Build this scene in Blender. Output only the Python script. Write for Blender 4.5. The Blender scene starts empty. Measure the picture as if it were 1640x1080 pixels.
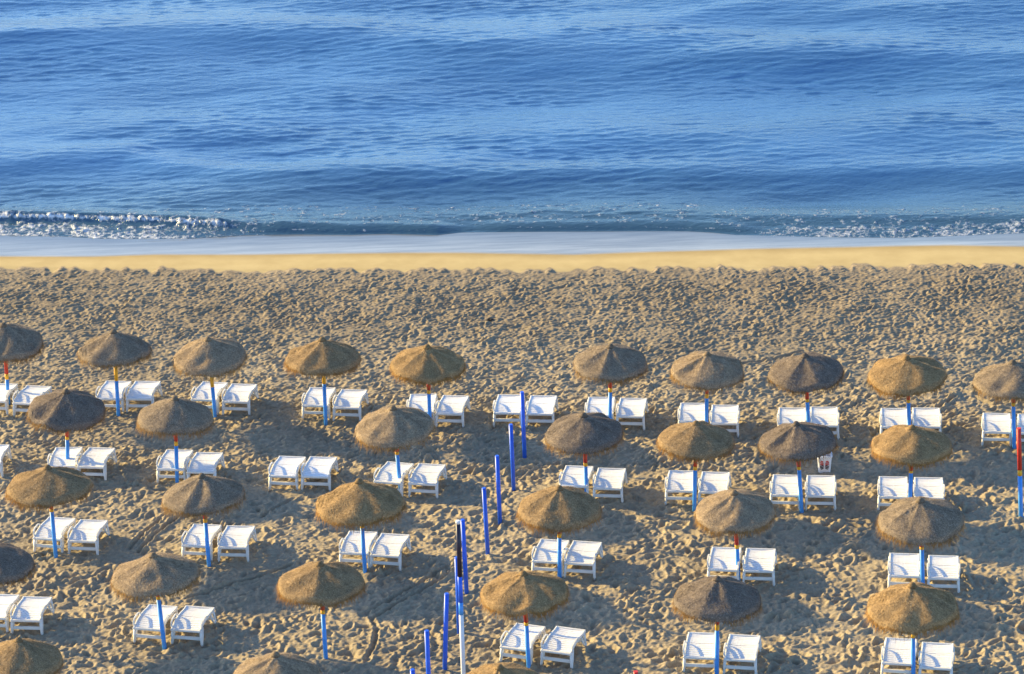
import bpy, bmesh, math, random
import numpy as np
from mathutils import Matrix, Vector

# ------------------------------------------------------------------ camera
S = bpy.context.scene
F, PITCH, ROLL, CAMH = 5000.0, math.radians(23.95), math.radians(-2.25), 31.9
FW = np.array([0, math.cos(PITCH), -math.sin(PITCH)])
RT0 = np.array([1.0, 0, 0]); UP0 = np.cross(RT0, FW)
RT = math.cos(ROLL) * RT0 + math.sin(ROLL) * UP0
UP = -math.sin(ROLL) * RT0 + math.cos(ROLL) * UP0
cd = bpy.data.cameras.new('camera'); co = bpy.data.objects.new('camera', cd)
S.collection.objects.link(co); S.camera = co
cd.sensor_width = 36; cd.lens = F / 1640 * 36; cd.clip_start = 0.5; cd.clip_end = 20000
co.matrix_world = Matrix(((RT[0], UP[0], -FW[0], 0), (RT[1], UP[1], -FW[1], 0), (RT[2], UP[2], -FW[2], CAMH), (0, 0, 0, 1)))

# ------------------------------------------------------------------ light
SUN_EL, SUN_ROT = math.radians(19.5), math.radians(-64.5)
W = bpy.data.worlds.new('World'); S.world = W; W.use_nodes = True
sky = W.node_tree.nodes.new('ShaderNodeTexSky'); sky.sky_type = 'NISHITA'; sky.sun_disc = False
sky.sun_elevation = SUN_EL; sky.sun_rotation = SUN_ROT; sky.altitude = 10
sky.air_density = 1.0; sky.dust_density = 0.9; sky.ozone_density = 5.0
bg = W.node_tree.nodes['Background']; bg.inputs[1].default_value = 0.15
W.node_tree.links.new(sky.outputs[0], bg.inputs[0])
sd = Vector((math.sin(SUN_ROT) * math.cos(SUN_EL), math.cos(SUN_ROT) * math.cos(SUN_EL), math.sin(SUN_EL)))
sl = bpy.data.lights.new('sun', 'SUN'); sl.energy = 4.8; sl.angle = math.radians(0.8); sl.color = (1.0, 0.75, 0.30)
so = bpy.data.objects.new('sun', sl); S.collection.objects.link(so)
so.rotation_euler = sd.to_track_quat('Z', 'Y').to_euler(); so.location = (-60, 60, 60)
S.view_settings.view_transform = 'Standard'; S.view_settings.look = 'None'
S.view_settings.gamma = 1; S.view_settings.use_curve_mapping = False
S.view_settings.exposure = 1.24
S.render.engine = 'CYCLES'
S.cycles.max_bounces = 6; S.cycles.transparent_max_bounces = 8

# ------------------------------------------------------------------ helpers
rnd = random.Random(7)
rng = np.random.default_rng(11)
def at(px, py, z=0.0):
    """the world point on the level z that the photograph shows at (px, py)"""
    d = FW + (px - 820) / F * RT - (py - 540) / F * UP
    t = (z - CAMH) / d[2]
    return np.array([d[0] * t, d[1] * t, z]), t
def curve_at(pts, z):
    p = np.array([at(x, y, z)[0][:2] for x, y in pts])
    return p[:, 0], p[:, 1]
def tag(o, label=None, cat=None, group=None, kind=None):
    if label: o['label'] = label
    if cat: o['category'] = cat
    if group: o['group'] = group
    if kind: o['kind'] = kind
    return o
def empty(name, loc, rz=0.0):
    o = bpy.data.objects.new(name, None); S.collection.objects.link(o)
    o.location = loc; o.rotation_euler = (0, 0, rz); o.empty_display_size = 0.2
    return o
def link_mesh(name, me, parent=None):
    o = bpy.data.objects.new(name, me); S.collection.objects.link(o)
    if parent: o.parent = parent
    return o
def np_mesh(name, V, Q, mat, smooth=True):
    me = bpy.data.meshes.new(name)
    V = np.ascontiguousarray(V, np.float32); Q = np.ascontiguousarray(Q, np.int32)
    k = Q.shape[1]
    me.vertices.add(len(V)); me.vertices.foreach_set('co', V.ravel())
    me.loops.add(Q.size); me.loops.foreach_set('vertex_index', Q.ravel())
    me.polygons.add(len(Q)); me.polygons.foreach_set('loop_start', np.arange(0, Q.size, k, dtype=np.int32))
    me.polygons.foreach_set('use_smooth', np.full(len(Q), smooth, bool))
    me.update(calc_edges=True); me.validate()
    if mat: me.materials.append(mat)
    return me
def grid_quads(nx, ny):
    i = np.arange(nx - 1)[None, :] + nx * np.arange(ny - 1)[:, None]
    return np.stack([i, i + 1, i + 1 + nx, i + nx], -1).reshape(-1, 4)
def spaced(a, b, step, far_lo, far_hi, grow=1.35):
    core = list(np.arange(a, b + step / 2, step))
    s, x, lo = step, core[0], []
    while x > far_lo:
        s *= grow; x -= s; lo.append(x)
    s, x, hi = step, core[-1], []
    while x < far_hi:
        s *= grow; x += s; hi.append(x)
    return np.array(lo[::-1] + core + hi)
class MB:
    """collects boxes, bars and tubes into one mesh"""
    def __init__(self): self.bm = bmesh.new()
    def box(self, c, s, rot=None):
        m = Matrix.Translation(c) @ (rot.to_4x4() if rot else Matrix()) @ Matrix.Diagonal((s[0], s[1], s[2], 1))
        bmesh.ops.create_cube(self.bm, size=1, matrix=m); return self
    def bar(self, a, b, w, h):
        a, b = Vector(a), Vector(b); d = b - a
        q = d.to_track_quat('Y', 'Z').to_matrix()
        return self.box((a + b) / 2, (w, d.length, h), q)
    def tube(self, pts, r, n=10, caps=True):
        pts = [Vector(p) for p in pts]; rs = r if isinstance(r, (list, tuple)) else [r] * len(pts)
        rings = []
        for i, p in enumerate(pts):
            d = (pts[min(i + 1, len(pts) - 1)] - pts[max(i - 1, 0)]).normalized()
            q = d.to_track_quat('Z', 'Y').to_matrix()
            rings.append([self.bm.verts.new(p + q @ Vector((math.cos(t) * rs[i], math.sin(t) * rs[i], 0))) for t in [2 * math.pi * k / n for k in range(n)]])
        for A, B in zip(rings, rings[1:]):
            for k in range(n):
                f = self.bm.faces.new((A[k], A[(k + 1) % n], B[(k + 1) % n], B[k])); f.smooth = True
        if caps:
            self.bm.faces.new(rings[0][::-1]); self.bm.faces.new(rings[-1])
        return self
    def mesh(self, name, mat, bevel=0.0):
        if bevel:
            bmesh.ops.bevel(self.bm, geom=self.bm.edges[:], offset=bevel, segments=1, affect='EDGES', clamp_overlap=True)
        me = bpy.data.meshes.new(name); self.bm.to_mesh(me); self.bm.free()
        if mat: me.materials.append(mat)
        return me
    def build(self, name, mat, parent=None, bevel=0.0):
        return link_mesh(name, self.mesh(name, mat, bevel), parent)

# ------------------------------------------------------------------ materials
def new_mat(name):
    m = bpy.data.materials.new(name); m.use_nodes = True
    nt = m.node_tree; return m, nt, nt.nodes['Principled BSDF']
def nd(nt, t, **kw):
    n = nt.nodes.new(t)
    for k, v in kw.items(): setattr(n, k, v)
    return n
def ramp(nt, fac, stops):
    r = nd(nt, 'ShaderNodeValToRGB'); e = r.color_ramp.elements
    while len(e) < len(stops): e.new(0.5)
    for el, (p, c) in zip(e, stops):
        el.position = p; el.color = (*c, 1) if len(c) == 3 else c
    nt.links.new(fac, r.inputs[0]); return r
def noise(nt, scale, detail=4, rough=0.55, vec=None):
    n = nd(nt, 'ShaderNodeTexNoise'); n.inputs['Scale'].default_value = scale
    n.inputs['Detail'].default_value = detail; n.inputs['Roughness'].default_value = rough
    if vec is not None: nt.links.new(vec, n.inputs['Vector'])
    return n
def simple(name, col, rough=0.5, var=0.12, scale=9.0, bump=0.0):
    m, nt, b = new_mat(name)
    tc = nd(nt, 'ShaderNodeTexCoord'); n = noise(nt, scale, 4, 0.6, tc.outputs['Object'])
    r = ramp(nt, n.outputs[0], [(0.3, [c * (1 - var) for c in col]), (0.7, [min(1, c * (1 + var)) for c in col])])
    nt.links.new(r.outputs[0], b.inputs['Base Color']); b.inputs['Roughness'].default_value = rough
    if bump:
        bp = nd(nt, 'ShaderNodeBump'); bp.inputs['Strength'].default_value = bump; bp.inputs['Distance'].default_value = 0.02
        nt.links.new(n.outputs[0], bp.inputs['Height']); nt.links.new(bp.outputs[0], b.inputs['Normal'])
    return m

def sand_material():
    m, nt, b = new_mat('sand'); L = nt.links.new
    tc = nd(nt, 'ShaderNodeTexCoord')
    big = noise(nt, 0.35, 5, 0.6, tc.outputs['Object']); fine = noise(nt, 14, 5, 0.7, tc.outputs['Object'])
    dry = ramp(nt, big.outputs[0], [(0.3, (0.315, 0.258, 0.178)), (0.7, (0.41, 0.338, 0.232))])
    fr = ramp(nt, fine.outputs[0], [(0.3, (0.72, 0.71, 0.70)), (0.7, (1.1, 1.1, 1.1))])
    dp = nd(nt, 'ShaderNodeAttribute', attribute_name='damp_shade'); dk = nd(nt, 'ShaderNodeMix', data_type='RGBA', blend_type='MULTIPLY')
    L(dp.outputs['Fac'], dk.inputs[0]); L(dry.outputs[0], dk.inputs[6]); dk.inputs[7].default_value = (0.80, 0.78, 0.77, 1)  # far sand darkened: shade lying there is painted into the colour, besides some damp
    mul = nd(nt, 'ShaderNodeMix', data_type='RGBA', blend_type='MULTIPLY'); mul.inputs[0].default_value = 1
    L(dk.outputs[2], mul.inputs[6]); L(fr.outputs[0], mul.inputs[7])
    smooth = nd(nt, 'ShaderNodeAttribute', attribute_name='smooth'); wet = nd(nt, 'ShaderNodeAttribute', attribute_name='wet')
    mix1 = nd(nt, 'ShaderNodeMix', data_type='RGBA'); L(smooth.outputs['Fac'], mix1.inputs[0]); L(mul.outputs[2], mix1.inputs[6])
    damp_shade = noise(nt, 1.3, 5, 0.6, tc.outputs['Object'])
    dr = ramp(nt, damp_shade.outputs[0], [(0.3, (0.43, 0.325, 0.15)), (0.7, (0.51, 0.395, 0.19))]); soak = nd(nt, 'ShaderNodeAttribute', attribute_name='soak'); sk = nd(nt, 'ShaderNodeMix', data_type='RGBA', blend_type='MULTIPLY'); L(soak.outputs['Fac'], sk.inputs[0]); L(dr.outputs[0], sk.inputs[6]); sk.inputs[7].default_value = (0.70, 0.66, 0.62, 1); L(sk.outputs[2], mix1.inputs[7])
    mp = nd(nt, 'ShaderNodeMapping'); mp.inputs['Scale'].default_value = (0.25, 2.6, 1); L(tc.outputs['Object'], mp.inputs['Vector'])
    film = noise(nt, 1.6, 5, 0.6, mp.outputs[0])
    wr = ramp(nt, film.outputs[0], [(0.35, (0.25, 0.27, 0.27)), (0.68, (0.41, 0.435, 0.43))])
    mix2 = nd(nt, 'ShaderNodeMix', data_type='RGBA'); L(wet.outputs['Fac'], mix2.inputs[0]); L(mix1.outputs[2], mix2.inputs[6])
    depth = nd(nt, 'ShaderNodeAttribute', attribute_name='depth'); dd = nd(nt, 'ShaderNodeMix', data_type='RGBA', blend_type='MULTIPLY')
    L(depth.outputs['Fac'], dd.inputs[0]); L(wr.outputs[0], dd.inputs[6]); dd.inputs[7].default_value = (0.42, 0.45, 0.50, 1); L(dd.outputs[2], mix2.inputs[7])
    L(mix2.outputs[2], b.inputs['Base Color'])
    ro = nd(nt, 'ShaderNodeMapRange'); L(wet.outputs['Fac'], ro.inputs[0]); ro.inputs[3].default_value = 0.9; ro.inputs[4].default_value = 0.12
    L(ro.outputs[0], b.inputs['Roughness'])
    sp = nd(nt, 'ShaderNodeMapRange'); L(wet.outputs['Fac'], sp.inputs[0]); sp.inputs[3].default_value = 0.15; sp.inputs[4].default_value = 1.0
    L(sp.outputs[0], b.inputs['Specular IOR Level'])
    st = nd(nt, 'ShaderNodeMapRange'); L(smooth.outputs['Fac'], st.inputs[0]); st.inputs[3].default_value = 0.55; st.inputs[4].default_value = 0.05
    bp = nd(nt, 'ShaderNodeBump'); bp.inputs['Distance'].default_value = 0.03
    L(st.outputs[0], bp.inputs['Strength']); L(fine.outputs[0], bp.inputs['Height']); L(bp.outputs[0], b.inputs['Normal'])
    return m
def sea_material():
    m, nt, b = new_mat('sea_water'); L = nt.links.new
    tc = nd(nt, 'ShaderNodeTexCoord')
    mp = nd(nt, 'ShaderNodeMapping'); mp.inputs['Scale'].default_value = (1.0, 2.2, 1); mp.inputs['Rotation'].default_value = (0, 0, 0.12)
    L(tc.outputs['Object'], mp.inputs['Vector'])
    n1 = noise(nt, 4.5, 4, 0.6, mp.outputs[0]); n2 = noise(nt, 0.22, 3, 0.5, mp.outputs[0])
    foam = nd(nt, 'ShaderNodeAttribute', attribute_name='foam'); shal = nd(nt, 'ShaderNodeAttribute', attribute_name='shallow')
    deep = ramp(nt, n2.outputs[0], [(0.35, (0.025, 0.100, 0.255)), (0.65, (0.038, 0.132, 0.315))])
    mixs = nd(nt, 'ShaderNodeMix', data_type='RGBA'); L(shal.outputs['Fac'], mixs.inputs[0]); L(deep.outputs[0], mixs.inputs[6]); mixs.inputs[7].default_value = (0.034, 0.078, 0.105, 1)
    fn = noise(nt, 10, 5, 0.60, tc.outputs['Object'])
    add = nd(nt, 'ShaderNodeMath', operation='ADD'); L(foam.outputs['Fac'], add.inputs[0]); L(fn.outputs[0], add.inputs[1])
    fm = nd(nt, 'ShaderNodeMapRange'); L(add.outputs[0], fm.inputs[0]); fm.inputs[1].default_value = 0.96; fm.inputs[2].default_value = 1.30
    mixf = nd(nt, 'ShaderNodeMix', data_type='RGBA'); L(fm.outputs[0], mixf.inputs[0]); L(mixs.outputs[2], mixf.inputs[6]); mixf.inputs[7].default_value = (0.74, 0.75, 0.77, 1)
    L(mixf.outputs[2], b.inputs['Base Color'])
    ro = nd(nt, 'ShaderNodeMapRange'); L(fm.outputs[0], ro.inputs[0]); ro.inputs[3].default_value = 0.07; ro.inputs[4].default_value = 0.8; L(ro.outputs[0], b.inputs['Roughness'])
    b.inputs['IOR'].default_value = 1.80
    bp = nd(nt, 'ShaderNodeBump'); bp.inputs['Strength'].default_value = 0.5; bp.inputs['Distance'].default_value = 0.04
    L(n1.outputs[0], bp.inputs['Height'])
    bp2 = nd(nt, 'ShaderNodeBump'); bp2.inputs['Strength'].default_value = 0.5; bp2.inputs['Distance'].default_value = 0.05
    L(fm.outputs[0], bp2.inputs['Height']); L(bp.outputs[0], bp2.inputs['Normal']); L(bp2.outputs[0], b.inputs['Normal'])
    return m
def thatch_material(name, a, c, fringe=False):
    m, nt, b = new_mat(name); L = nt.links.new
    tc = nd(nt, 'ShaderNodeTexCoord')
    n1 = noise(nt, 34, 4, 0.8, tc.outputs['Object']); n2 = noise(nt, 4.5, 4, 0.6, tc.outputs['Object'])
    r1 = ramp(nt, n1.outputs[0], [(0.30, [v * 0.6 for v in a]), (0.5, a), (0.72, c)])
    r2 = ramp(nt, n2.outputs[0], [(0.3, (0.78, 0.78, 0.80)), (0.7, (1.12, 1.1, 1.06))])
    mul = nd(nt, 'ShaderNodeMix', data_type='RGBA', blend_type='MULTIPLY'); mul.inputs[0].default_value = 1
    L(r1.outputs[0], mul.inputs[6]); L(r2.outputs[0], mul.inputs[7]); tone = nd(nt, 'ShaderNodeAttribute', attribute_name='tone'); tm = nd(nt, 'ShaderNodeMapRange'); L(tone.outputs['Fac'], tm.inputs[0]); tm.inputs[3].default_value = 0.74; tm.inputs[4].default_value = 1.62
    mul2 = nd(nt, 'ShaderNodeMix', data_type='RGBA', blend_type='MULTIPLY'); mul2.inputs[0].default_value = 1
    L(mul.outputs[2], mul2.inputs[6]); L(tm.outputs[0], mul2.inputs[7]); L(mul2.outputs[2], b.inputs['Base Color'])
    b.inputs['Roughness'].default_value = 0.9; b.inputs['Specular IOR Level'].default_value = 0.1
    if fringe:
        tr = nd(nt, 'ShaderNodeBsdfTranslucent'); tr.inputs[0].default_value = (0.50, 0.31, 0.12, 1)
        mx = nd(nt, 'ShaderNodeMixShader'); mx.inputs[0].default_value = 0.4
        L(b.outputs[0], mx.inputs[1]); L(tr.outputs[0], mx.inputs[2]); L(mx.outputs[0], nt.nodes['Material Output'].inputs[0])
    else:
        bp = nd(nt, 'ShaderNodeBump'); bp.inputs['Strength'].default_value = 0.8; bp.inputs['Distance'].default_value = 0.015
        L(n1.outputs[0], bp.inputs['Height']); L(bp.outputs[0], b.inputs['Normal'])
    return m
M_SAND = sand_material(); M_SEA = sea_material()
M_BLUE = simple('light_blue_paint', (0.06, 0.31, 0.82), 0.45, 0.14, 12)
M_NAVY = simple('blue_paint', (0.02, 0.12, 0.74), 0.4, 0.14, 10)
M_RED = simple('red_paint', (0.60, 0.035, 0.02), 0.5, 0.15, 14)
M_YEL = simple('yellow_paint', (0.88, 0.46, 0.03), 0.5, 0.12, 14)
M_BLACK = simple('black_paint', (0.012, 0.010, 0.030), 0.4, 0.2, 10)
M_WHITEP = simple('white_paint', (0.72, 0.72, 0.74), 0.5, 0.05, 8)
M_PLASTIC = simple('white_plastic', (0.84, 0.84, 0.85), 0.38, 0.04, 5)
M_PLASTIC2 = simple('weathered_white_plastic', (0.76, 0.74, 0.70), 0.45, 0.06, 7)
M_DARK = simple('dark_debris', (0.03, 0.026, 0.024), 0.9, 0.3, 30)
TH = {
 'golden': (thatch_material('golden_thatch', (0.31, 0.205, 0.10), (0.46, 0.32, 0.17)), thatch_material('golden_fringe', (0.34, 0.19, 0.06), (0.5, 0.3, 0.11), True)),
 'brown': (thatch_material('brown_thatch', (0.28, 0.19, 0.10), (0.43, 0.31, 0.18)), thatch_material('brown_fringe', (0.30, 0.17, 0.06), (0.45, 0.28, 0.11), True)),
 'tan': (thatch_material('tan_thatch', (0.29, 0.215, 0.14), (0.46, 0.355, 0.235)), thatch_material('tan_fringe', (0.32, 0.2, 0.08), (0.48, 0.32, 0.14), True)),
 'greyish': (thatch_material('greyish_thatch', (0.235, 0.182, 0.128), (0.40, 0.315, 0.225)), thatch_material('greyish_fringe', (0.30, 0.19, 0.08), (0.45, 0.3, 0.13), True)),
 'dark': (thatch_material('dark_thatch', (0.175, 0.138, 0.108), (0.33, 0.265, 0.20)), thatch_material('dark_fringe', (0.27, 0.165, 0.07), (0.42, 0.28, 0.12), True)),
}

# ------------------------------------------------------------------ beach
EDGE = [(-200, 425), (0, 427), (150, 429), (300, 430), (420, 432), (600, 431), (820, 431), (1000, 429), (1230, 427), (1450, 425), (1640, 423), (1840, 420)]
FILM = [(-200, 411), (0, 411), (150, 411), (250, 408), (400, 408), (480, 407), (560, 406), (640, 405), (740, 405), (850, 407), (920, 408), (1000, 405), (1100, 402), (1200, 399), (1350, 396), (1450, 394), (1520, 393), (1640, 395), (1840, 394)]
SHORE = [(-200, 376), (0, 377), (100, 379), (150, 382), (200, 383), (300, 383), (350, 380), (400, 377), (480, 376), (560, 377), (620, 375), (700, 377), (740, 373), (830, 372), (1000, 371), (1100, 371), (1140, 373), (1180, 377), (1300, 380), (1450, 381), (1560, 377), (1640, 374), (1840, 373)]
Z_FILM, Z_SHORE, SEA = 0.13, 0.07, 0.08
BERM = 0.30
eX, eY = curve_at(EDGE, BERM); fX, fY = curve_at(FILM, Z_FILM); sX, sY = curve_at(SHORE, Z_SHORE)
def fft_noise(ny, nx, step, lo, hi, slope=-2.0, ax=1.0, ay=1.0):
    """random surface with wavelengths lo..hi metres, unit deviation"""
    ky = np.fft.fftfreq(ny, step)[:, None] * ay; kx = np.fft.rfftfreq(nx, step)[None, :] * ax
    k = np.sqrt(kx * kx + ky * ky) + 1e-6
    amp = np.where((k > 1 / hi) & (k < 1 / lo), k ** (slope / 2), 0)
    f = np.fft.irfft2(np.fft.rfft2(rng.standard_normal((ny, nx))) * amp, s=(ny, nx))
    return f / f.std()
STEP, XW, YA, YB = 0.023, 16.6, 50.5, 79.0
gx = spaced(-XW, XW, STEP, -500, 500); gy = spaced(YA, YB, STEP, -120, 92)
ix0 = int(np.argmin(abs(gx + XW))); iy0 = int(np.argmin(abs(gy - YA)))
nxc = int(round(2 * XW / STEP)); nyc = int(round((YB - YA) / STEP))
cx = gx[ix0:ix0 + nxc]; cy = gy[iy0:iy0 + nyc]
XX, YY = np.meshgrid(cx, cy)
h = np.zeros((nyc, nxc))
lump = fft_noise(nyc, nxc, STEP, 0.35, 2.5, -2.6); mid = fft_noise(nyc, nxc, STEP, 0.09, 0.34, -1.6)
big = fft_noise(nyc, nxc, STEP, 2.5, 9.0, -2.5); patch = fft_noise(nyc, nxc, STEP, 1.5, 6.0, -2.0)
fine = fft_noise(nyc, nxc, STEP, 0.07, 0.24, -1.4, 2.3, 1.0)
h += 0.0050 * fine * np.clip((YY - 62) / 6, 0.25, 1) + 0.013 * lump + 0.0072 * mid + 0.018 * big
def stamp(x, y, a, lx, ly, d, rim):
    R = 2.6 * max(lx, ly); i0 = int((x - R - cx[0]) / STEP); i1 = int((x + R - cx[0]) / STEP) + 1
    j0 = int((y - R - cy[0]) / STEP); j1 = int((y + R - cy[0]) / STEP) + 1
    i0, j0 = max(i0, 0), max(j0, 0); i1, j1 = min(i1, nxc), min(j1, nyc)
    if i1 <= i0 or j1 <= j0: return
    X = cx[i0:i1][None, :] - x; Y = cy[j0:j1][:, None] - y
    u = (X * math.cos(a) + Y * math.sin(a)) / lx; v = (-X * math.sin(a) + Y * math.cos(a)) / ly
    r = np.sqrt(u * u + v * v)
    h[j0:j1, i0:i1] += -d * np.exp(-r ** 2.6) + rim * np.exp(-((r - 1.45) / 0.42) ** 2) * (1 + 0.5 * u)
area = 2 * XW * (YB - YA)
for k in range(int(area * 34)):
    x = rnd.uniform(-XW, XW); y = rnd.uniform(YA, YB) if k % 5 < 3 else rnd.uniform(64, YB)
    far = min(1.0, max(0.0, (y - 62) / 8))
    s = (1.0 - 0.46 * far) * rnd.choice((0.45, 0.55, 0.62, 0.7, 0.8, 0.95, 1.1))
    a = rnd.gauss(0.15, 0.9 - 0.6 * far)
    stamp(x, y, a, 0.165 * s * (1 + 0.55 * far), 0.080 * s * (1 - 0.12 * far), rnd.uniform(0.015, 0.064) * s * (1 - 0.05 * far), rnd.uniform(0.012, 0.034) * s * (1 + 0.1 * far))
for k in range(170):                                     # walked tracks, one foot before the other
    x = rnd.uniform(-XW, XW); y = rnd.uniform(YA, YB - 2); a = rnd.choice((0.1, 3.2, 0.5, 1.5, 4.6)) + rnd.gauss(0, 0.35)
    for q in range(rnd.randint(6, 24)):
        a += rnd.gauss(0, 0.08); x += 0.62 * math.cos(a); y += 0.62 * math.sin(a); o = 0.1 * (-1) ** q
        stamp(x - o * math.sin(a), y + o * math.cos(a), a, 0.125, 0.060, rnd.uniform(0.02, 0.04), 0.014)
def groove(pts, w=0.10, d=0.10):                        # something dragged over the sand
    P = [at(*p)[0] for p in pts]
    for A, B in zip(P, P[1:]):
        n = max(2, int(np.linalg.norm(B - A) / 0.07)); an = math.atan2(B[1] - A[1], B[0] - A[0])
        for k in range(n):
            c = A + (B - A) * k / n
            stamp(c[0], c[1], an, 0.10, w * 0.6, d * 0.45, d * 0.16)
for g in ([(207, 880), (235, 850), (284, 815)], [(222, 884), (250, 856), (300, 822)], [(585, 985), (630, 960), (690, 925), (722, 905)], [(598, 992), (650, 962), (705, 930), (735, 912)],
          [(595, 990), (604, 1010), (600, 1035), (588, 1056)], [(1484, 690), (1490, 672), (1505, 655), (1530, 640)], [(1190, 590), (1240, 583), (1290, 570)], [(420, 830), (445, 812), (470, 800)],
          [(300, 960), (420, 925), (470, 905)], [(1560, 640), (1600, 655)]): groove(g)
edge_n = np.interp(cx, eX, eY) ; jag = fft_noise(64, nxc, STEP, 0.25, 2.5, -1.2)[0]
edgeY = edge_n + 0.07 * jag
dE = edgeY[None, :] - YY                                   # > 0 on the trodden side
tr = np.clip(dE / 0.30, 0, 1); tr = tr * tr * (3 - 2 * tr)
fade = 0.75 + 0.25 * np.clip(patch * 0.6 + 0.5, 0, 1)
lip = 0.03 * np.exp(-((dE - 0.30) / 0.22) ** 2) * (0.75 + 0.5 * np.clip(jag, -1.2, 1.2)[None, :])
def profile(X, Y):
    """level of the smooth beach from the trodden edge down into the sea"""
    e = np.interp(X, eX, eY); f = np.interp(X, fX, fY); s = np.interp(X, sX, sY)
    z = np.where(Y < e, BERM * (lambda q: q * q * (3 - 2 * q))(np.clip(1 - (e - Y) / 9.5, 0, 1)), np.where(Y < f, BERM + (Z_FILM - BERM) * np.clip((Y - e) / (f - e), 0, 1) ** 1.2, Z_FILM + (Z_SHORE - Z_FILM) * (Y - f) / (s - f)))
    return np.where(Y > s, Z_SHORE - 0.10 * (Y - s), z)
base = profile(XX, YY)
h = h - 0.0 * h.mean()
h = base + tr * (h * fade * (0.42 + 0.58 * np.clip(dE / 1.6, 0, 1)) + 0.02 + lip) + (1 - tr) * 0.0018 * big
Zg = np.zeros((len(gy), len(gx)))
GX, GY = np.meshgrid(gx, gy)
Zg = profile(np.clip(GX, -XW, XW), GY); Zg[iy0:iy0 + nyc, ix0:ix0 + nxc] = h
Zg = np.maximum(Zg, -3)
V = np.stack([GX, GY, Zg], -1).reshape(-1, 3)
beach = link_mesh('sand_beach', np_mesh('sand_beach', V, grid_quads(len(gx), len(gy)), M_SAND)); tag(beach, kind='structure')
gxc = np.clip(GX, -XW, XW)
sm = np.clip((GY - (np.interp(gxc, eX, eY) + np.interp(gxc, cx, 0.10 * jag))) / 0.12 + 0.7, 0, 1)
fl_ = np.interp(gxc, fX, fY); wt = np.clip((GY - fl_) / 0.22 + 0.5, 0, 1); sk_ = np.clip(1 - (fl_ - GY) / 0.7, 0, 1) ** 1.5
for nm, arr in (('smooth', sm), ('wet', wt), ('soak', sk_), ('damp_shade', np.clip((GY - np.interp(gxc, eX, eY) + 7.5) / 5.0, 0, 1)), ('depth', np.clip((GY - fl_) / (np.interp(gxc, sX, sY) - fl_), 0, 1.0))):  # far trodden sand carries painted shade as well as damp
    at_ = beach.data.attributes.new(nm, 'FLOAT', 'POINT'); at_.data.foreach_set('value', arr.astype(np.float32).ravel())
def ground(x, y, r=0.25):
    i0, i1 = int((x - r - cx[0]) / STEP), int((x + r - cx[0]) / STEP) + 1; j0, j1 = int((y - r - cy[0]) / STEP), int((y + r - cy[0]) / STEP) + 1
    i0, j0 = max(0, min(i0, nxc - 2)), max(0, min(j0, nyc - 2)); i1, j1 = max(i0 + 1, min(i1, nxc)), max(j0 + 1, min(j1, nyc))
    return float(h[j0:j1, i0:i1].mean())

# ------------------------------------------------------------------ sea
WS = 0.05
wx = spaced(-26.0, 26.0, WS, -6000, 6000, 1.5); wv = np.concatenate([[0.0, 0.02, 0.04], spaced(0.08, 30.0, WS, 0.07, 9000, 1.5)[1:]])
WX, WV = np.meshgrid(wx, wv)
WXC = np.clip(WX, -26, 26)
shore = np.interp(WXC, sX, sY)
WY = shore + WV
def waves(n, lo, hi, spread, slope, mean=-math.pi / 2, seed=1):
    r = np.random.default_rng(seed); z = np.zeros_like(WX)
    Y = np.minimum(WY, 120); X = WXC
    for k in range(n):
        lam = lo * (hi / lo) ** r.random(); a = mean + r.normal(0, spread); kk = 2 * math.pi / lam
        ph = kk * (X * math.cos(a) + Y * math.sin(a)) + r.random() * 6.283
        s = np.sin(ph + 0.25 * np.sin(ph)); z += s * slope / kk * math.sqrt(2 / n)
    return z
amp_v = np.clip(WV / 3.0, 0.12, 1)
calm = np.clip(1 + 0.30 * fft_noise(len(wv), len(wx), 0.05, 1.6, 12.0, -2.4, 2.4, 1.0), 0.35, 1.5)
swell = waves(10, 4.0, 12.0, 0.16, 0.068, -1.66, seed=3) + waves(7, 3.5, 9.0, 0.10, 0.036, -1.25, seed=14); chop = waves(30, 0.9, 3.2, 0.26, 0.042, -1.47, seed=5); rip = waves(76, 0.16, 0.60, 0.21, 0.105, -1.60, seed=8)
gust = 0.75 + 0.35 * np.sin(WXC * 0.21 + 0.7 * np.sin(WY * 0.3)) * np.sin(WY * 0.33 + 1.1)
Zs = amp_v * (swell + chop * gust) + np.clip(WV / 1.0, 0.15, 1) * rip * calm
def crest(pts, a, front, back, hold=None):
    X, Y = curve_at(pts, SEA); c = np.interp(WXC, X, Y); d = WY - c
    s = np.where(d < 0, np.exp(-(d / front) ** 2), np.exp(-(d / back) ** 2))
    e = np.clip((WXC - X[0]) / 1.2, 0, 1) * np.clip((X[-1] - WXC) / 1.2, 0, 1)
    return a * s * e, d, e
c1, d1, e1 = crest([(-300, 262), (0, 268), (200, 255), (360, 279), (450, 288), (600, 289), (780, 291), (1000, 276), (1200, 285), (1640, 272), (1900, 270)], 0.16, 0.8, 0.95)
c2, d2, e2 = crest([(-400, 352), (-200, 352), (0, 353), (120, 354), (230, 357), (320, 361), (420, 366)], 0.22, 0.20, 0.55)
c3, d3, e3 = crest([(360, 361), (600, 352), (800, 346), (950, 344), (1150, 350), (1400, 352), (1640, 352), (1900, 350)], 0.11, 0.45, 0.9)
c4, d4, e4 = crest([(380, 371), (470, 371), (560, 372), (640, 371), (720, 372), (760, 369)], 0.16, 0.14, 0.45)
c5, d5, e5 = crest([(740, 368), (860, 367), (950, 366), (1040, 366), (1120, 368), (1220, 370)], 0.10, 0.16, 0.45)
c6, d6, e6 = crest([(-300, 40), (0, 62), (400, 58), (820, 75), (1250, 95), (1640, 90), (1900, 100)], 0.20, 1.4, 2.2)
Zs += c1 + c2 + c3 + c4 + c5 + c6
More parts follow.
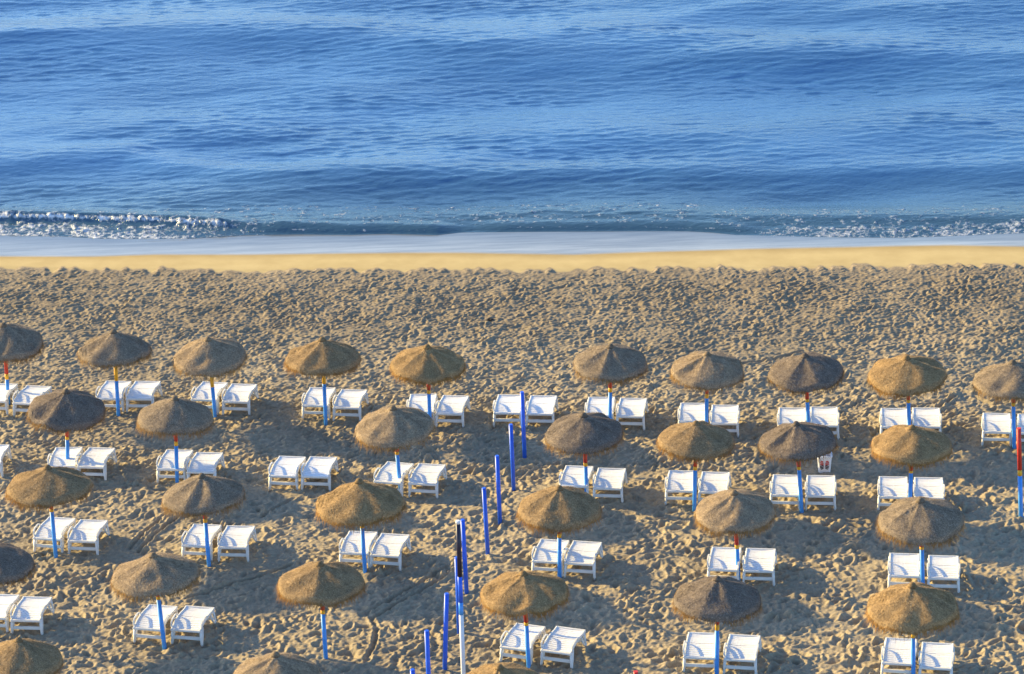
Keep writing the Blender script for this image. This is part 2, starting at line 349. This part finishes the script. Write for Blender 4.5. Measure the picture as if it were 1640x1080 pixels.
def band(d, lo, hi): return np.clip((d - lo) / 0.10, 0, 1) * np.clip((hi - d) / 0.18, 0, 1)
rn = np.random.default_rng(2); fl = fft_noise(len(wv), len(wx), WS, 0.2, 1.6, -1.6)
foam = np.zeros_like(WX)
foam = np.maximum(foam, e2 * band(d2, -0.24, 0.02) * (0.84 + 0.08 * fl))
sxp = lambda p: at(p, 378, SEA)[0][0]
left = np.clip((sxp(560) - WXC) / 5.5, 0, 1) ** 0.5; right = np.clip((WXC - sxp(1130)) / 2.5, 0, 1) ** 0.5
foam = np.maximum(foam, left * band(WV, -0.1, 0.95) * (0.55 + 0.07 * fl))
foam = np.maximum(foam, right * band(WV, -0.1, 0.75) * (0.50 + 0.06 * fl))
foam = np.maximum(foam, e4 * band(d4, -0.12, 0.12) * (0.56 + 0.06 * fl)); foam = np.maximum(foam, e5 * band(d5, -0.10, 0.12) * 0.66)
foam = np.maximum(foam, band(WV, 0.3, 2.2) * (0.37 + 0.06 * fl))
foam = np.maximum(foam, band(WV, -0.1, 0.10) * (0.50 + 0.10 * fl))
fl2 = fft_noise(len(wv), len(wx), WS, 0.12, 0.5, -1.2)
Zs += np.clip(foam - 0.5, 0, .25) * 0.10 * np.abs(fl2) + np.clip(foam - 0.35, 0, .3) * 0.06 * fl2
lead = np.clip(WV / 0.5, 0, 1); Zs = SEA + 0.03 - 0.055 * (1 - np.clip(WV / 0.45, 0, 1)) ** 1.5 + Zs * (0.10 + 0.90 * lead)
sandz = profile(WXC, WY)
Zs = np.maximum(Zs, sandz + 0.004 + 0.020 * np.clip(WV / 0.35, 0, 1))
Zs[0, :] = sandz[0, :] - 0.02
Zs = np.where(WV > 60, SEA + (Zs - SEA) * 0.3, Zs)
V = np.stack([WX, WY, Zs], -1).reshape(-1, 3)
sea = link_mesh('sea', np_mesh('sea', V, grid_quads(len(wx), len(wv)), M_SEA)); tag(sea, kind='structure')
for nm, arr in (('foam', foam), ('shallow', np.clip(1 - (WV - 0.8) / 4.5, 0, 1) * 0.9)):
    at_ = sea.data.attributes.new(nm, 'FLOAT', 'POINT'); at_.data.foreach_set('value', arr.astype(np.float32).ravel())

# ------------------------------------------------------------------ thatched umbrellas
def canopy_shape(seed):
    r = random.Random(seed); n = r.choice((7, 8, 8, 9)); ph = r.uniform(0, 6.28)
    sag = [r.choice((0.012, 0.02, 0.03, 0.055)) * r.uniform(0.7, 1.3) for _ in range(n)]; droop = [r.uniform(-0.035, 0.03) for _ in range(n)]
    H = r.uniform(0.36, 0.42); cap = r.uniform(0.04, 0.07)
    waves_ = [(r.randint(2, 11), r.uniform(0, 6.28), r.uniform(0.004, 0.012)) for _ in range(5)]
    dents = [(r.uniform(0, 6.28), r.uniform(0.45, 0.95), r.uniform(0.12, 0.22), r.uniform(0.02, 0.06)) for _ in range(5)]
    def f(rr, th):                                   # rr 0..1 along the cloth, metres of radius 0.92
        t = ((th - ph) / (2 * math.pi) * n) % n; i = int(t); u = t - i
        s = math.sin(math.pi * u); rib = droop[i] * (1 - u) + droop[(i + 1) % n] * u
        R = 0.92 * rr * (1 - 0.02 * s * rr)
        z = -H * (0.50 * rr + 0.50 * rr ** 2.3) - sag[i] * s * (rr * (1.25 - rr) * 2.2) + rib * rr * rr + cap * math.exp(-(rr / 0.13) ** 2)
        z += sum(a * math.sin(k * th + p + 6 * rr) for k, p, a in waves_) * rr
        for dt, dr, dw, dd in dents:
            q = ((rr * math.cos(th) - dr * math.cos(dt)) ** 2 + (rr * math.sin(th) - dr * math.sin(dt)) ** 2) / dw ** 2
            if q < 6: z -= dd * math.exp(-q)
        e = max(0.0, rr - 0.93) / 0.07                # the rim bends down
        return R - 0.012 * e * e, z - 0.09 * e ** 1.6
    return f
def canopy_meshes(seed):
    f = canopy_shape(seed); r = random.Random(seed + 50)
    NT, NR = 96, 34
    V, Q = [], []
    for j in range(NR + 1):
        rr = (j / NR) ** 0.85 if j else 0.002
        for k in range(NT):
            th = 2 * math.pi * k / NT; R, z = f(rr, th); V.append((R * math.cos(th), R * math.sin(th), z + (r.uniform(-.03, .01) if j == NR else 0)))
    for j in range(NR):
        for k in range(NT):
            a, b = j * NT + k, j * NT + (k + 1) % NT; Q.append((a, a + NT, b + NT, b))
    body_v, body_f = np.array(V), np.array(Q)
    # bristles: short straws standing off the cloth
    SV = []
    for k in range(9000):
        rr = math.sqrt(r.random()) * 0.99 + 0.005; th = r.uniform(0, 6.283)
        R, z = f(rr, th); R2, z2 = f(min(1.02, rr + 0.05), th)
        rad = Vector((math.cos(th), math.sin(th), 0)); down = (rad * (R2 - R) + Vector((0, 0, z2 - z))).normalized()
        side = Vector((-math.sin(th), math.cos(th), 0)); up = side.cross(down) * -1
        if up.z < 0: up = -up
        d = (down + side * r.gauss(0, 0.9) + up * r.uniform(0.0, 0.4)).normalized()
        Lg = r.uniform(0.02, 0.07); w = r.uniform(0.004, 0.010)
        p = rad * R + Vector((0, 0, z)); s = d.cross(up).normalized() * w
        SV += [p - s, p + s, p + d * Lg]
    # fringe: long loose straws round the rim
    FV = []; thin = [r.uniform(0, 6.28) for _ in range(4)]
    for k in range(1150):
        th = r.uniform(0, 6.283)
        if r.random() < 0.6 * max(math.exp(-((math.remainder(th - q, 6.2832)) / 0.35) ** 2) for q in thin): continue
        R, z = f(1.0, th); rad = Vector((math.cos(th), math.sin(th), 0)); side = Vector((-math.sin(th), math.cos(th), 0))
        p = rad * (R + r.uniform(-.02, .015)) + Vector((0, 0, z + r.uniform(-0.01, 0.06)))
        d = (Vector((0, 0, -1)) + rad * r.uniform(-0.1, 0.6) + side * r.gauss(0, 0.4)).normalized()
        Lg = r.uniform(0.08, 0.24) * (1.4 if r.random() < 0.12 else 1); w = r.uniform(0.003, 0.007)
        s = side * w; FV += [p - s, p + s, p + d * Lg]
    tri = lambda A: np.arange(len(A)).reshape(-1, 3)
    return (body_v, body_f), (np.array(SV), tri(SV)), (np.array(FV), tri(FV)), f(0.002, 0)[1]
CAN = {}
def canopy_set(seed, col):
    key = (seed, col)
    if key not in CAN:
        if seed not in CAN: CAN[seed] = canopy_meshes(seed)
        (bv, bf), (sv, st), (fv, ft), top = CAN[seed]
        bm_ = np_mesh('canopy', bv, bf, TH[col][0]); sm_ = np_mesh('straw', sv, st, TH[col][0], False); fm_ = np_mesh('fringe', fv, ft, TH[col][1], False)
        # cloth and its bristles are one surface
        for m_, cloth in ((bm_, True), (sm_, False), (fm_, False)):      # every straw has its own tone
            t_ = np.full(len(m_.vertices), 0.4, np.float32) if cloth else np.repeat(np.random.default_rng(seed).random(len(m_.vertices) // 3), 3).astype(np.float32)
            m_.attributes.new('tone', 'FLOAT', 'POINT').data.foreach_set('value', t_)
        b = bmesh.new(); b.from_mesh(bm_); b.from_mesh(sm_); b.to_mesh(bm_); b.free(); bpy.data.meshes.remove(sm_)
        c = MB().tube([(0, 0, top - 0.045), (0, 0, top - 0.01), (0, 0, top + 0.025), (0, 0, top + 0.045)], [0.10, 0.075, 0.05, 0.022], 14).mesh('crown_tuft', TH[col][0])
        CAN[key] = (bm_, fm_, c)
    return CAN[key]
APEX = 2.17
def pole_mesh(blue_top, yel, top):
    mb = MB(); zs = [-0.3, blue_top, blue_top + yel, top]
    for a, b_ in zip(zs, zs[1:]): mb.tube([(0, 0, a), (0, 0, b_)], 0.045, 14)
    me = mb.mesh('pole', M_BLUE); me.materials.append(M_YEL); me.materials.append(M_RED)
    for p in me.polygons: p.material_index = 0 if p.center.z < blue_top - 1e-4 else (1 if p.center.z < blue_top + yel - 1e-4 else 2)
    return me
COLW = {'golden': 'golden', 'brown': 'golden brown', 'tan': 'pale tan', 'greyish': 'greyish brown', 'dark': 'dark grey brown'}
ROWS = ['the row nearest the sea', 'the second row from the sea', 'the third row from the sea', 'the second row from the bottom', 'the bottom row']
NUM = ['', 'second', 'third', 'fourth', 'fifth']
def place_word(i, n):
    """('third', 'from left') and the like"""
    k = n - 1 - i
    if n % 2 and i == n // 2: return ('middle', '')
    if i < n / 2: return ('leftmost', '') if i == 0 else (NUM[i], 'from left')
    return ('rightmost', '') if k == 0 else (NUM[k], 'from right')
# apex x, y, canopy left, right, pole foot x, y, colour, blue up to (photo y), yellow up to (photo y)
UMB = [
 [(3, 527, -62, 66, 14, 648, 'greyish', 608, 599), (182, 531, 121, 243, 190, 667, 'greyish', 613, 590), (333, 542, 273, 396, 345, 671, 'tan', 619, 600), (516, 543, 453, 580, 522, 680, 'brown', 617, 600), (684, 553, 621, 747, 689, 685, 'golden', 628, 622),
  (978, 556, 917, 1041, 977, 690, 'greyish', 631, 624), (1133, 567, 1072, 1195, 1131, 700, 'tan', 638, 631), (1289, 569, 1225, 1352, 1296, 703, 'dark', 644, 639), (1452, 574, 1386, 1518, 1457, 707, 'golden', 646, 641), (1622, 580, 1555, 1690, 1624, 720, 'greyish', 654, 648)],
 [(106, 628, 43, 172, 109, 760, 'dark', 704, 699), (280, 638, 216, 344, 284, 776, 'greyish', 716, 709), (629, 654, 564, 697, 642, 790, 'tan', 728, 723), (935, 671, 870, 1001, 940, 803, 'dark', 748, 742), (1115, 677, 1048, 1178, 1112, 818, 'brown', 754, 748), (1275, 678, 1209, 1340, 1284, 821, 'dark', 754, 749), (1461, 684, 1394, 1528, 1457, 825, 'golden', 758, 754)],
 [(77, 746, 9, 153, 90, 895, 'brown', 824, 820), (323, 759, 257, 396, 335, 908, 'greyish', 840, 834), (575, 772, 502, 652, 585, 920, 'golden', 850, 846), (896, 780, 826, 967, 896, 926, 'brown', 862, 855), (1177, 797, 1112, 1247, 1183, 931, 'tan', 878, 872), (1474, 805, 1408, 1552, 1478, 950, 'greyish', 883, 879)],
 [(-15, 864, -88, 58, -5, 1026, 'dark', 955, 949), (247, 877, 181, 328, 264, 1041, 'tan', 963, 958), (512, 903, 440, 586, 522, 1056, 'brown', 986, 980), (838, 915, 764, 912, 847, 1071, 'golden', 1003, 998), (1149, 925, 1077, 1225, 1148, 1082, 'dark', 1012, 1003), (1461, 938, 1386, 1540, 1463, 1092, 'golden', 1023, 1017)],
 [(30, 1021, -46, 97, 42, 1182, 'brown', 1115, 1110), (441, 1046, 366, 517, 450, 1206, 'tan', 1140, 1134), (800, 1068, 726, 874, 808, 1226, 'golden', 1155, 1150)],
]
SPECIAL = {(3, 2): 'with no loungers beneath it'}
ui = 0
for ri, row in enumerate(UMB):
    for i, (ax, ay, l, r_, bx_, by_, col, yb, yy) in enumerate(row):
        B, tb = at(bx_, by_); A, ta = at(ax, ay, APEX)
        B[2] = ground(B[0], B[1], 0.1)
        o = empty('thatched_umbrella', B); ui += 1
        word = ' '.join(place_word(i, len(row))).strip()
        lab = '%s thatched umbrella, %s in %s' % (COLW[col], word, ROWS[ri])
        if (ri, i) in SPECIAL: lab = '%s thatched umbrella %s, in %s' % (COLW[col], SPECIAL[(ri, i)], ROWS[ri])
        tag(o, lab, 'umbrella', 'thatched umbrellas on the beach')
        lean = Vector((A[0] - B[0], max(-0.12, min(0.12, A[1] - B[1])), APEX)).normalized()
        o.rotation_euler = lean.to_track_quat('Z', 'Y').to_euler()
        cosv = math.cos(math.atan2(by_ + 1680, F)); ppm = F / tb * cosv
        z1 = (by_ - yb) / ppm; z2 = max(0.06, (yb - yy) / ppm)
        link_mesh('pole', pole_mesh(z1, z2, APEX - 0.16), o)
        bm_, fm_, cm_ = canopy_set((ui * 5 + 2) % 9, col)
        D = (r_ - l) / F * ta; sc = D / 2 / 0.935
        for nm, me in (('canopy', bm_), ('fringe', fm_), ('crown_tuft', cm_)):
            p = link_mesh(nm, me, o); p.location = (0, 0, APEX - 0.06 * sc); p.rotation_euler = (0, 0, ui * 2.39); p.scale = (sc, sc, sc)

# ------------------------------------------------------------------ loungers
LW, LL = 0.285, 1.03                                        # half width of the bed, length
def bed_z(t):                                              # t 0 at the near end .. 1 at the far end
    return 0.360 + 0.055 * math.sin(math.pi * min(1, t / 0.85) ** 0.9) - 0.03 * max(0, t - 0.6)
def lounger_parts():
    P = {}
    def yy(t): return -LL / 2 + LL * t
    def panel(t0, t1, n):
        mb = MB(); bm = mb.bm; ts = (t1 - t0) / n
        for k in range(n):                                 # slats, slightly dished across
            ta, tb_ = t0 + ts * (k + 0.10), t0 + ts * (k + 0.90); prev = None
            for q in range(7):
                x = -LW + 2 * LW * q / 6; dz = -0.020 * (1 - (x / LW) ** 2)
                ring = [bm.verts.new((x, yy(ta), bed_z(ta) + dz - 0.016)), bm.verts.new((x, yy(ta), bed_z(ta) + dz)), bm.verts.new((x, yy((ta + tb_) / 2), bed_z((ta + tb_) / 2) + dz + 0.004)), bm.verts.new((x, yy(tb_), bed_z(tb_) + dz)), bm.verts.new((x, yy(tb_), bed_z(tb_) + dz - 0.016))]
                if prev:
                    for a in range(5): bm.faces.new((prev[a], prev[(a + 1) % 5], ring[(a + 1) % 5], ring[a]))
                else: bm.faces.new(ring)
                prev = ring
            bm.faces.new(prev[::-1])
        for x in (-0.17, 0.0, 0.17):                       # webs that carry the slats
            for k in range(6):
                u0, u1 = t0 + (t1 - t0) * k / 6, t0 + (t1 - t0) * (k + 1) / 6
                mb.bar((x, yy(u0), bed_z(u0) - 0.036), (x, yy(u1), bed_z(u1) - 0.036), 0.022, 0.028)
        bmesh.ops.recalc_face_normals(bm, faces=bm.faces[:])
        return mb
    P['backrest'] = [panel(0.045, 0.50, 7).mesh('backrest', M_PLASTIC)]
    P['seat'] = [panel(0.515, 0.985, 7).mesh('seat', M_PLASTIC)]
    rails = []
    for s in (-1, 1):
        mb = MB(); x = s * (LW + 0.017); n = 12
        for k in range(n):
            u0, u1 = k / n, (k + 1) / n
            mb.bar((x, yy(u0), bed_z(u0) - 0.012), (x, yy(u1) + 0.004, bed_z(u1) - 0.012), 0.034, 0.060)
        rails.append(mb.mesh('side_rail', M_PLASTIC2, 0.006))
    P['side_rail'] = rails
    P['end_bar'] = [MB().bar((-LW - 0.04, yy(0.012), bed_z(0) - 0.01), (LW + 0.04, yy(0.012), bed_z(0) - 0.01), 0.055, 0.05).mesh('end_bar', M_PLASTIC2, 0.01),
                    MB().bar((-LW - 0.01, yy(0.995), bed_z(1) - 0.01), (LW + 0.01, yy(0.995), bed_z(1) - 0.01), 0.04, 0.05).mesh('end_bar', M_PLASTIC2, 0.01)]
    legs = []
    for s in (-1, 1):
        for t, dirn in ((0.06, -1), (0.90, 1)):
            x = s * (LW + 0.018); y = yy(t); zt = bed_z(t) - 0.03; mb = MB()
            mb.tube([(x, y + 0.02, zt), (x + s * 0.012, y + dirn * 0.03, zt * 0.55), (x + s * 0.02, y + dirn * 0.045, 0.05), (x + s * 0.02, y + dirn * 0.03, -0.02)], [0.032, 0.030, 0.030, 0.025], 8)
            mb.tube([(x - s * 0.005, y - dirn * 0.15, zt), (x + s * 0.005, y - dirn * 0.09, zt * 0.5), (x + s * 0.016, y - dirn * 0.0, 0.06), (x + s * 0.02, y + dirn * 0.03, 0.012)], [0.026, 0.022, 0.022, 0.024], 8)
            legs.append(mb.mesh('leg', M_PLASTIC2))
    P['leg'] = legs
    P['crossbar'] = [MB().bar((-LW - 0.03, yy(0.055), 0.155), (LW + 0.03, yy(0.055), 0.155), 0.04, 0.072).mesh('crossbar', M_PLASTIC2, 0.008),
                     MB().bar((-LW - 0.03, yy(0.90), 0.14), (LW + 0.03, yy(0.90), 0.14), 0.035, 0.05).mesh('crossbar', M_PLASTIC2, 0.008)]
    arms = []
    for s in (-1, 1):
        x = s * (LW + 0.034); mb = MB(); pts = []
        y0, y1 = yy(0.07), yy(0.47)
        for k in range(15):
            a = math.pi * (1 - k / 14); c, sn = math.cos(a), math.sin(a)
            pts.append((x + s * 0.012 * sn, (y0 + y1) / 2 + (y1 - y0) / 2 * (abs(c) ** 0.7) * (1 if c > 0 else -1), bed_z(0.2) - 0.03 + 0.135 * (max(0, sn) ** 0.55)))
        prev = None
        for p, q in zip(pts, pts[1:]): mb.bar(p, q, 0.036, 0.024)
        arms.append(mb.mesh('armrest', M_PLASTIC2, 0.004))
    P['armrest'] = arms
    return P
LP = lounger_parts()
# near edge x, y and far edge x, y of each bed, (left, right) of a pair
PAIRS = [
 [((-11.7, 645, 9, 616), (40.2, 648.3, 63.5, 619.8)), ((175, 640, 190, 613.6), (223, 641.3, 237, 614.6)), ((327, 644, 345, 616.7), (377, 647.8, 391.5, 620.6)), ((505, 653, 517, 624.4), (554.3, 656, 567.7, 627)), ((673.5, 662, 678.7, 632), (719, 664.6, 730.6, 634.8)),
  ((811.7, 666, 819.4, 634.8), (864, 666.4, 871.3, 635.3)), ((959.5, 669.8, 963.9, 638), (1009, 671, 1015, 640.5)), ((1108.5, 677.6, 1111.6, 645.7), (1159.6, 679, 1161.7, 648.3)), ((1268, 684, 1269, 654.8), (1320.3, 684.2, 1319.8, 654.8)), ((1433, 687, 1432.6, 659), (1484, 688, 1483, 659.5)), ((1596.5, 694, 1596, 666), (1653.5, 696, 1652, 668))],
 [(None, (-20, 745, -6, 717)), ((100, 747, 110, 721.7), (146.5, 749.5, 162.6, 723.5)), ((273.5, 753.5, 287.8, 725), (321.5, 758, 336, 728)), ((452.4, 764, 468.7, 733.4), (505, 766, 518, 736.5)), ((620.7, 773, 641, 743.7), (677, 775, 691.7, 746.3)), ((919, 781.5, 928, 753), (973.3, 786, 980.2, 756)), ((1088.8, 789.6, 1094, 755.4), (1142, 790.5, 1146.7, 759.3)), ((1257, 795, 1260.7, 763), (1314, 796, 1315, 764)), ((1430.3, 797, 1430.5, 765), (1488, 799, 1487, 768.3))],
 [((76, 863, 99, 832), (131.8, 866.6, 150, 835.5)), ((314.6, 876, 331.8, 845), (373, 879, 385.7, 848)), ((566, 889.7, 582.8, 852), (615.6, 892, 634, 856)), ((875.5, 901, 889, 866), (927.4, 904.5, 941, 870)), ((1157.5, 915, 1164, 878), (1214.8, 916, 1218.8, 880.4)), ((1448, 923.5, 1448.7, 889.4), (1511, 928.5, 1511, 892.4))],
 [((-14, 991, 8, 955.5), (40.6, 996, 60.7, 958.5)), ((237.6, 1007.5, 260.7, 973.3), (297.7, 1011, 320.5, 974.8)), ((826, 1037, 849, 1003.5), (890, 1046, 914.4, 1008.3)), ((1120, 1057, 1127.3, 1016), (1185, 1058, 1193, 1020.5)), ((1438, 1066, 1443.6, 1027), (1498.4, 1071, 1502, 1032))],
]
UNDER = [[0, 1, 2, 3, 4, None, 5, 6, 7, 8, 9], [-1, 0, 1, None, 2, 3, 4, 5, 6], [0, 1, 2, 3, 4, 5], [0, 1, 3, 4, 5]]
lens_ = []
for ri, row in enumerate(PAIRS):
    for pi, pair in enumerate(row):
        for si, q in enumerate(pair):
            if q is None: continue
            N, _ = at(q[0], q[1] + 2, 0.33); Fa, _ = at(q[2], q[3], 0.34)
            d = Fa - N; ang = math.atan2(d[1], d[0]) - math.pi / 2; lens_.append(math.hypot(d[0], d[1]))
            c = (N + Fa) / 2
            o = empty('sun_lounger', (c[0], c[1], ground(c[0], c[1], 0.4) - 0.005), ang)
            u = UNDER[ri][pi]; side = 'left' if si == 0 else 'right'
            if u is None: lab = '%s white lounger of the pair lacking an umbrella in %s' % (side, ROWS[ri])
            elif u == -1: lab = 'white lounger cut off by the left edge, leftmost in the second row from the sea'
            else:
                w = place_word(u, len(UMB[ri]))
                lab = '%s white lounger under the %s, %s' % (side, (w[0] + ' umbrella ' + w[1]).strip(), ROWS[ri][4:])
            tag(o, lab, 'sun lounger', 'white sun loungers set out in pairs')
            for nm, meshes in LP.items():
                for me in meshes: link_mesh(nm, me, o)
print('lounger lengths', round(float(np.mean(lens_)), 3), round(float(np.std(lens_)), 3))

# ------------------------------------------------------------------ posts
def post(name, top, foot, mat_bands, rad, label, cat, group=None, height=None):
    B, tb = at(*foot); B[2] = ground(B[0], B[1], 0.1)
    ppm = F / tb * math.cos(math.atan2((top[1] + foot[1]) / 2 + 1680, F)); hgt = height or (foot[1] - top[1]) / ppm
    A, _ = at(top[0], top[1], hgt); o = empty(name, B)
    o.rotation_euler = Vector((A[0] - B[0], max(-.1, min(.1, A[1] - B[1])), hgt)).normalized().to_track_quat('Z', 'Y').to_euler()
    tag(o, label, cat, group); z = -0.3
    for nm, fr, mat in mat_bands:
        z1 = hgt * fr; m = mat
        mb = MB().tube([(0, 0, z), (0, 0, z1)], rad, 16)
        if nm == 'cap': mb = MB().tube([(0, 0, z), (0, 0, z1 - 0.02), (0, 0, z1)], [rad * 1.05, rad * 1.05, rad * 0.8], 16)
        mb.build(nm, m, o); z = z1
    return o
BLUEB = [('shaft', 0.985, M_NAVY), ('cap', 1.0, M_NAVY)]
for top, foot, lab in [((836, 630), (840.5, 737), 'blue post standing in front of the umbrella-less loungers, nearest the sea'),
                       ((818, 681), (823, 787), 'blue post second nearest the sea, near the umbrella-less loungers'),
                       ((796, 730), (801, 838), 'blue post third nearest the sea in the line of posts'),
                       ((775, 784), (781.5, 891), 'blue post fourth nearest the sea, right of the tall striped pole'),
                       ((741, 835), (747.5, 953), 'blue post close to the right side of the tall black topped pole'),
                       ((731.5, 893), (735.5, 1014), 'blue post just behind and left of the tall striped pole'),
                       ((715.5, 953), (712.5, 1076), 'blue post leaning slightly right, second of its line left of the white pole bottom'),
                       ((683.5, 1012), (688.5, 1136), 'blue post cut off by the bottom edge, left of the leaning one'),
                       ((660.5, 1071), (665, 1196), 'blue post of which only the tip shows at the bottom edge')]:
    post('blue_post', top, foot, BLUEB, 0.047, lab, 'post', 'blue posts in a line down the beach')
post('striped_pole', (733.5, 835), (744.5, 1150), [('white_section', 0.53 , M_WHITEP), ('light_blue_section', 0.592, M_BLUE), ('blue_section', 0.722, M_NAVY), ('black_section', 0.985, M_BLACK), ('cap', 1.0, M_WHITEP)], 0.046,
     'tall pole painted black, blue and white standing among the blue posts', 'pole')
post('umbrella_pole', (1631.5, 689), (1635, 831), [('blue_section', 0.47, M_BLUE), ('yellow_section', 0.535, M_YEL), ('red_section', 1.0, M_RED)], 0.05,
     'bare red topped umbrella pole without canopy at the right edge', 'pole')
post('umbrella_pole', (1018, 1075), (1021, 1222), [('blue_section', 0.5, M_BLUE), ('yellow_section', 0.57, M_YEL), ('red_section', 1.0, M_RED)], 0.045,
     'bare umbrella pole of which only the red tip shows at the bottom edge', 'pole')

# ------------------------------------------------------------------ bin
B, _ = at(1320, 757); B[2] = ground(B[0], B[1], 0.2) - 0.01
o = empty('waste_bin', B, math.radians(-4)); tag(o, 'white plastic bin with a red and black emblem behind a dark umbrella', 'bin')
bm = bmesh.new(); lo, hi, hh, n = 0.135, 0.165, 0.40, 4
def ringv(s, z, inset=0.035):
    P = []
    for sx, sy in ((-1, -1), (1, -1), (1, 1), (-1, 1)):
        for dx, dy in (((inset, 0), (0, inset)) if sx * sy < 0 else ((0, inset), (inset, 0))):
            P.append(bm.verts.new((sx * (s - dx), sy * (s * 0.85 - dy), z)))
    return P
rings = [ringv(lo, 0), ringv(hi, hh), ringv(hi + 0.015, hh), ringv(hi + 0.015, hh + 0.03), ringv(hi - 0.015, hh + 0.03), ringv(lo - 0.015, 0.05)]
for A, Bq in zip(rings, rings[1:]):
    for k in range(8): bm.faces.new((A[k], A[(k + 1) % 8], Bq[(k + 1) % 8], Bq[k]))
bm.faces.new(rings[0][::-1]); bm.faces.new(rings[-1])
bmesh.ops.recalc_face_normals(bm, faces=bm.faces[:])
me = bpy.data.meshes.new('bin_body'); bm.to_mesh(me); bm.free(); me.materials.append(M_PLASTIC); link_mesh('bin_body', me, o)
MB().box((0, 0.16, hh + 0.14), (0.32, 0.025, 0.25), Matrix.Rotation(math.radians(-12), 3, 'X')).build('bin_lid', M_PLASTIC2, o, 0.008)
em = MB()
for s in (-1, 1):                                          # two stacks of short curved strokes facing one another
    for k in range(6):
        z = 0.12 + 0.038 * k; w = 0.085 if 0 < k < 5 else 0.06; x = s * (0.062 - 0.012 * abs(k - 2.5) / 2.5 * (1 if k < 3 else 0.2))
        y = -(lo + (hi - lo) * z / hh) * 0.85 - 0.006
        em.box((x, y, z), (w, 0.006, 0.024), Matrix.Rotation(s * math.radians(18 if k < 3 else -12), 3, 'Y'))
me = em.mesh('emblem', M_RED); me.materials.append(M_BLACK)
for p in me.polygons: p.material_index = 1 if p.center.z < 0.205 else 0
link_mesh('emblem', me, o)
# small dark clump far up the beach
C, _ = at(785, 526); bm = bmesh.new(); bmesh.ops.create_icosphere(bm, subdivisions=3, radius=0.07)
for v in bm.verts:
    d = v.co.normalized(); v.co *= 0.75 + 0.35 * math.sin(5 * d.x + 3) * math.sin(4 * d.y + 1) + 0.15 * math.sin(11 * d.z + 6 * d.x); v.co.z *= 0.5; v.co.x *= 1.3
me = bpy.data.meshes.new('seaweed_clump'); bm.to_mesh(me); bm.free(); me.materials.append(M_DARK)
o = link_mesh('seaweed_clump', me); o.location = (C[0], C[1], ground(C[0], C[1], 0.1) + 0.02)
tag(o, 'small dark clump of seaweed lying alone on the trodden sand', 'seaweed')
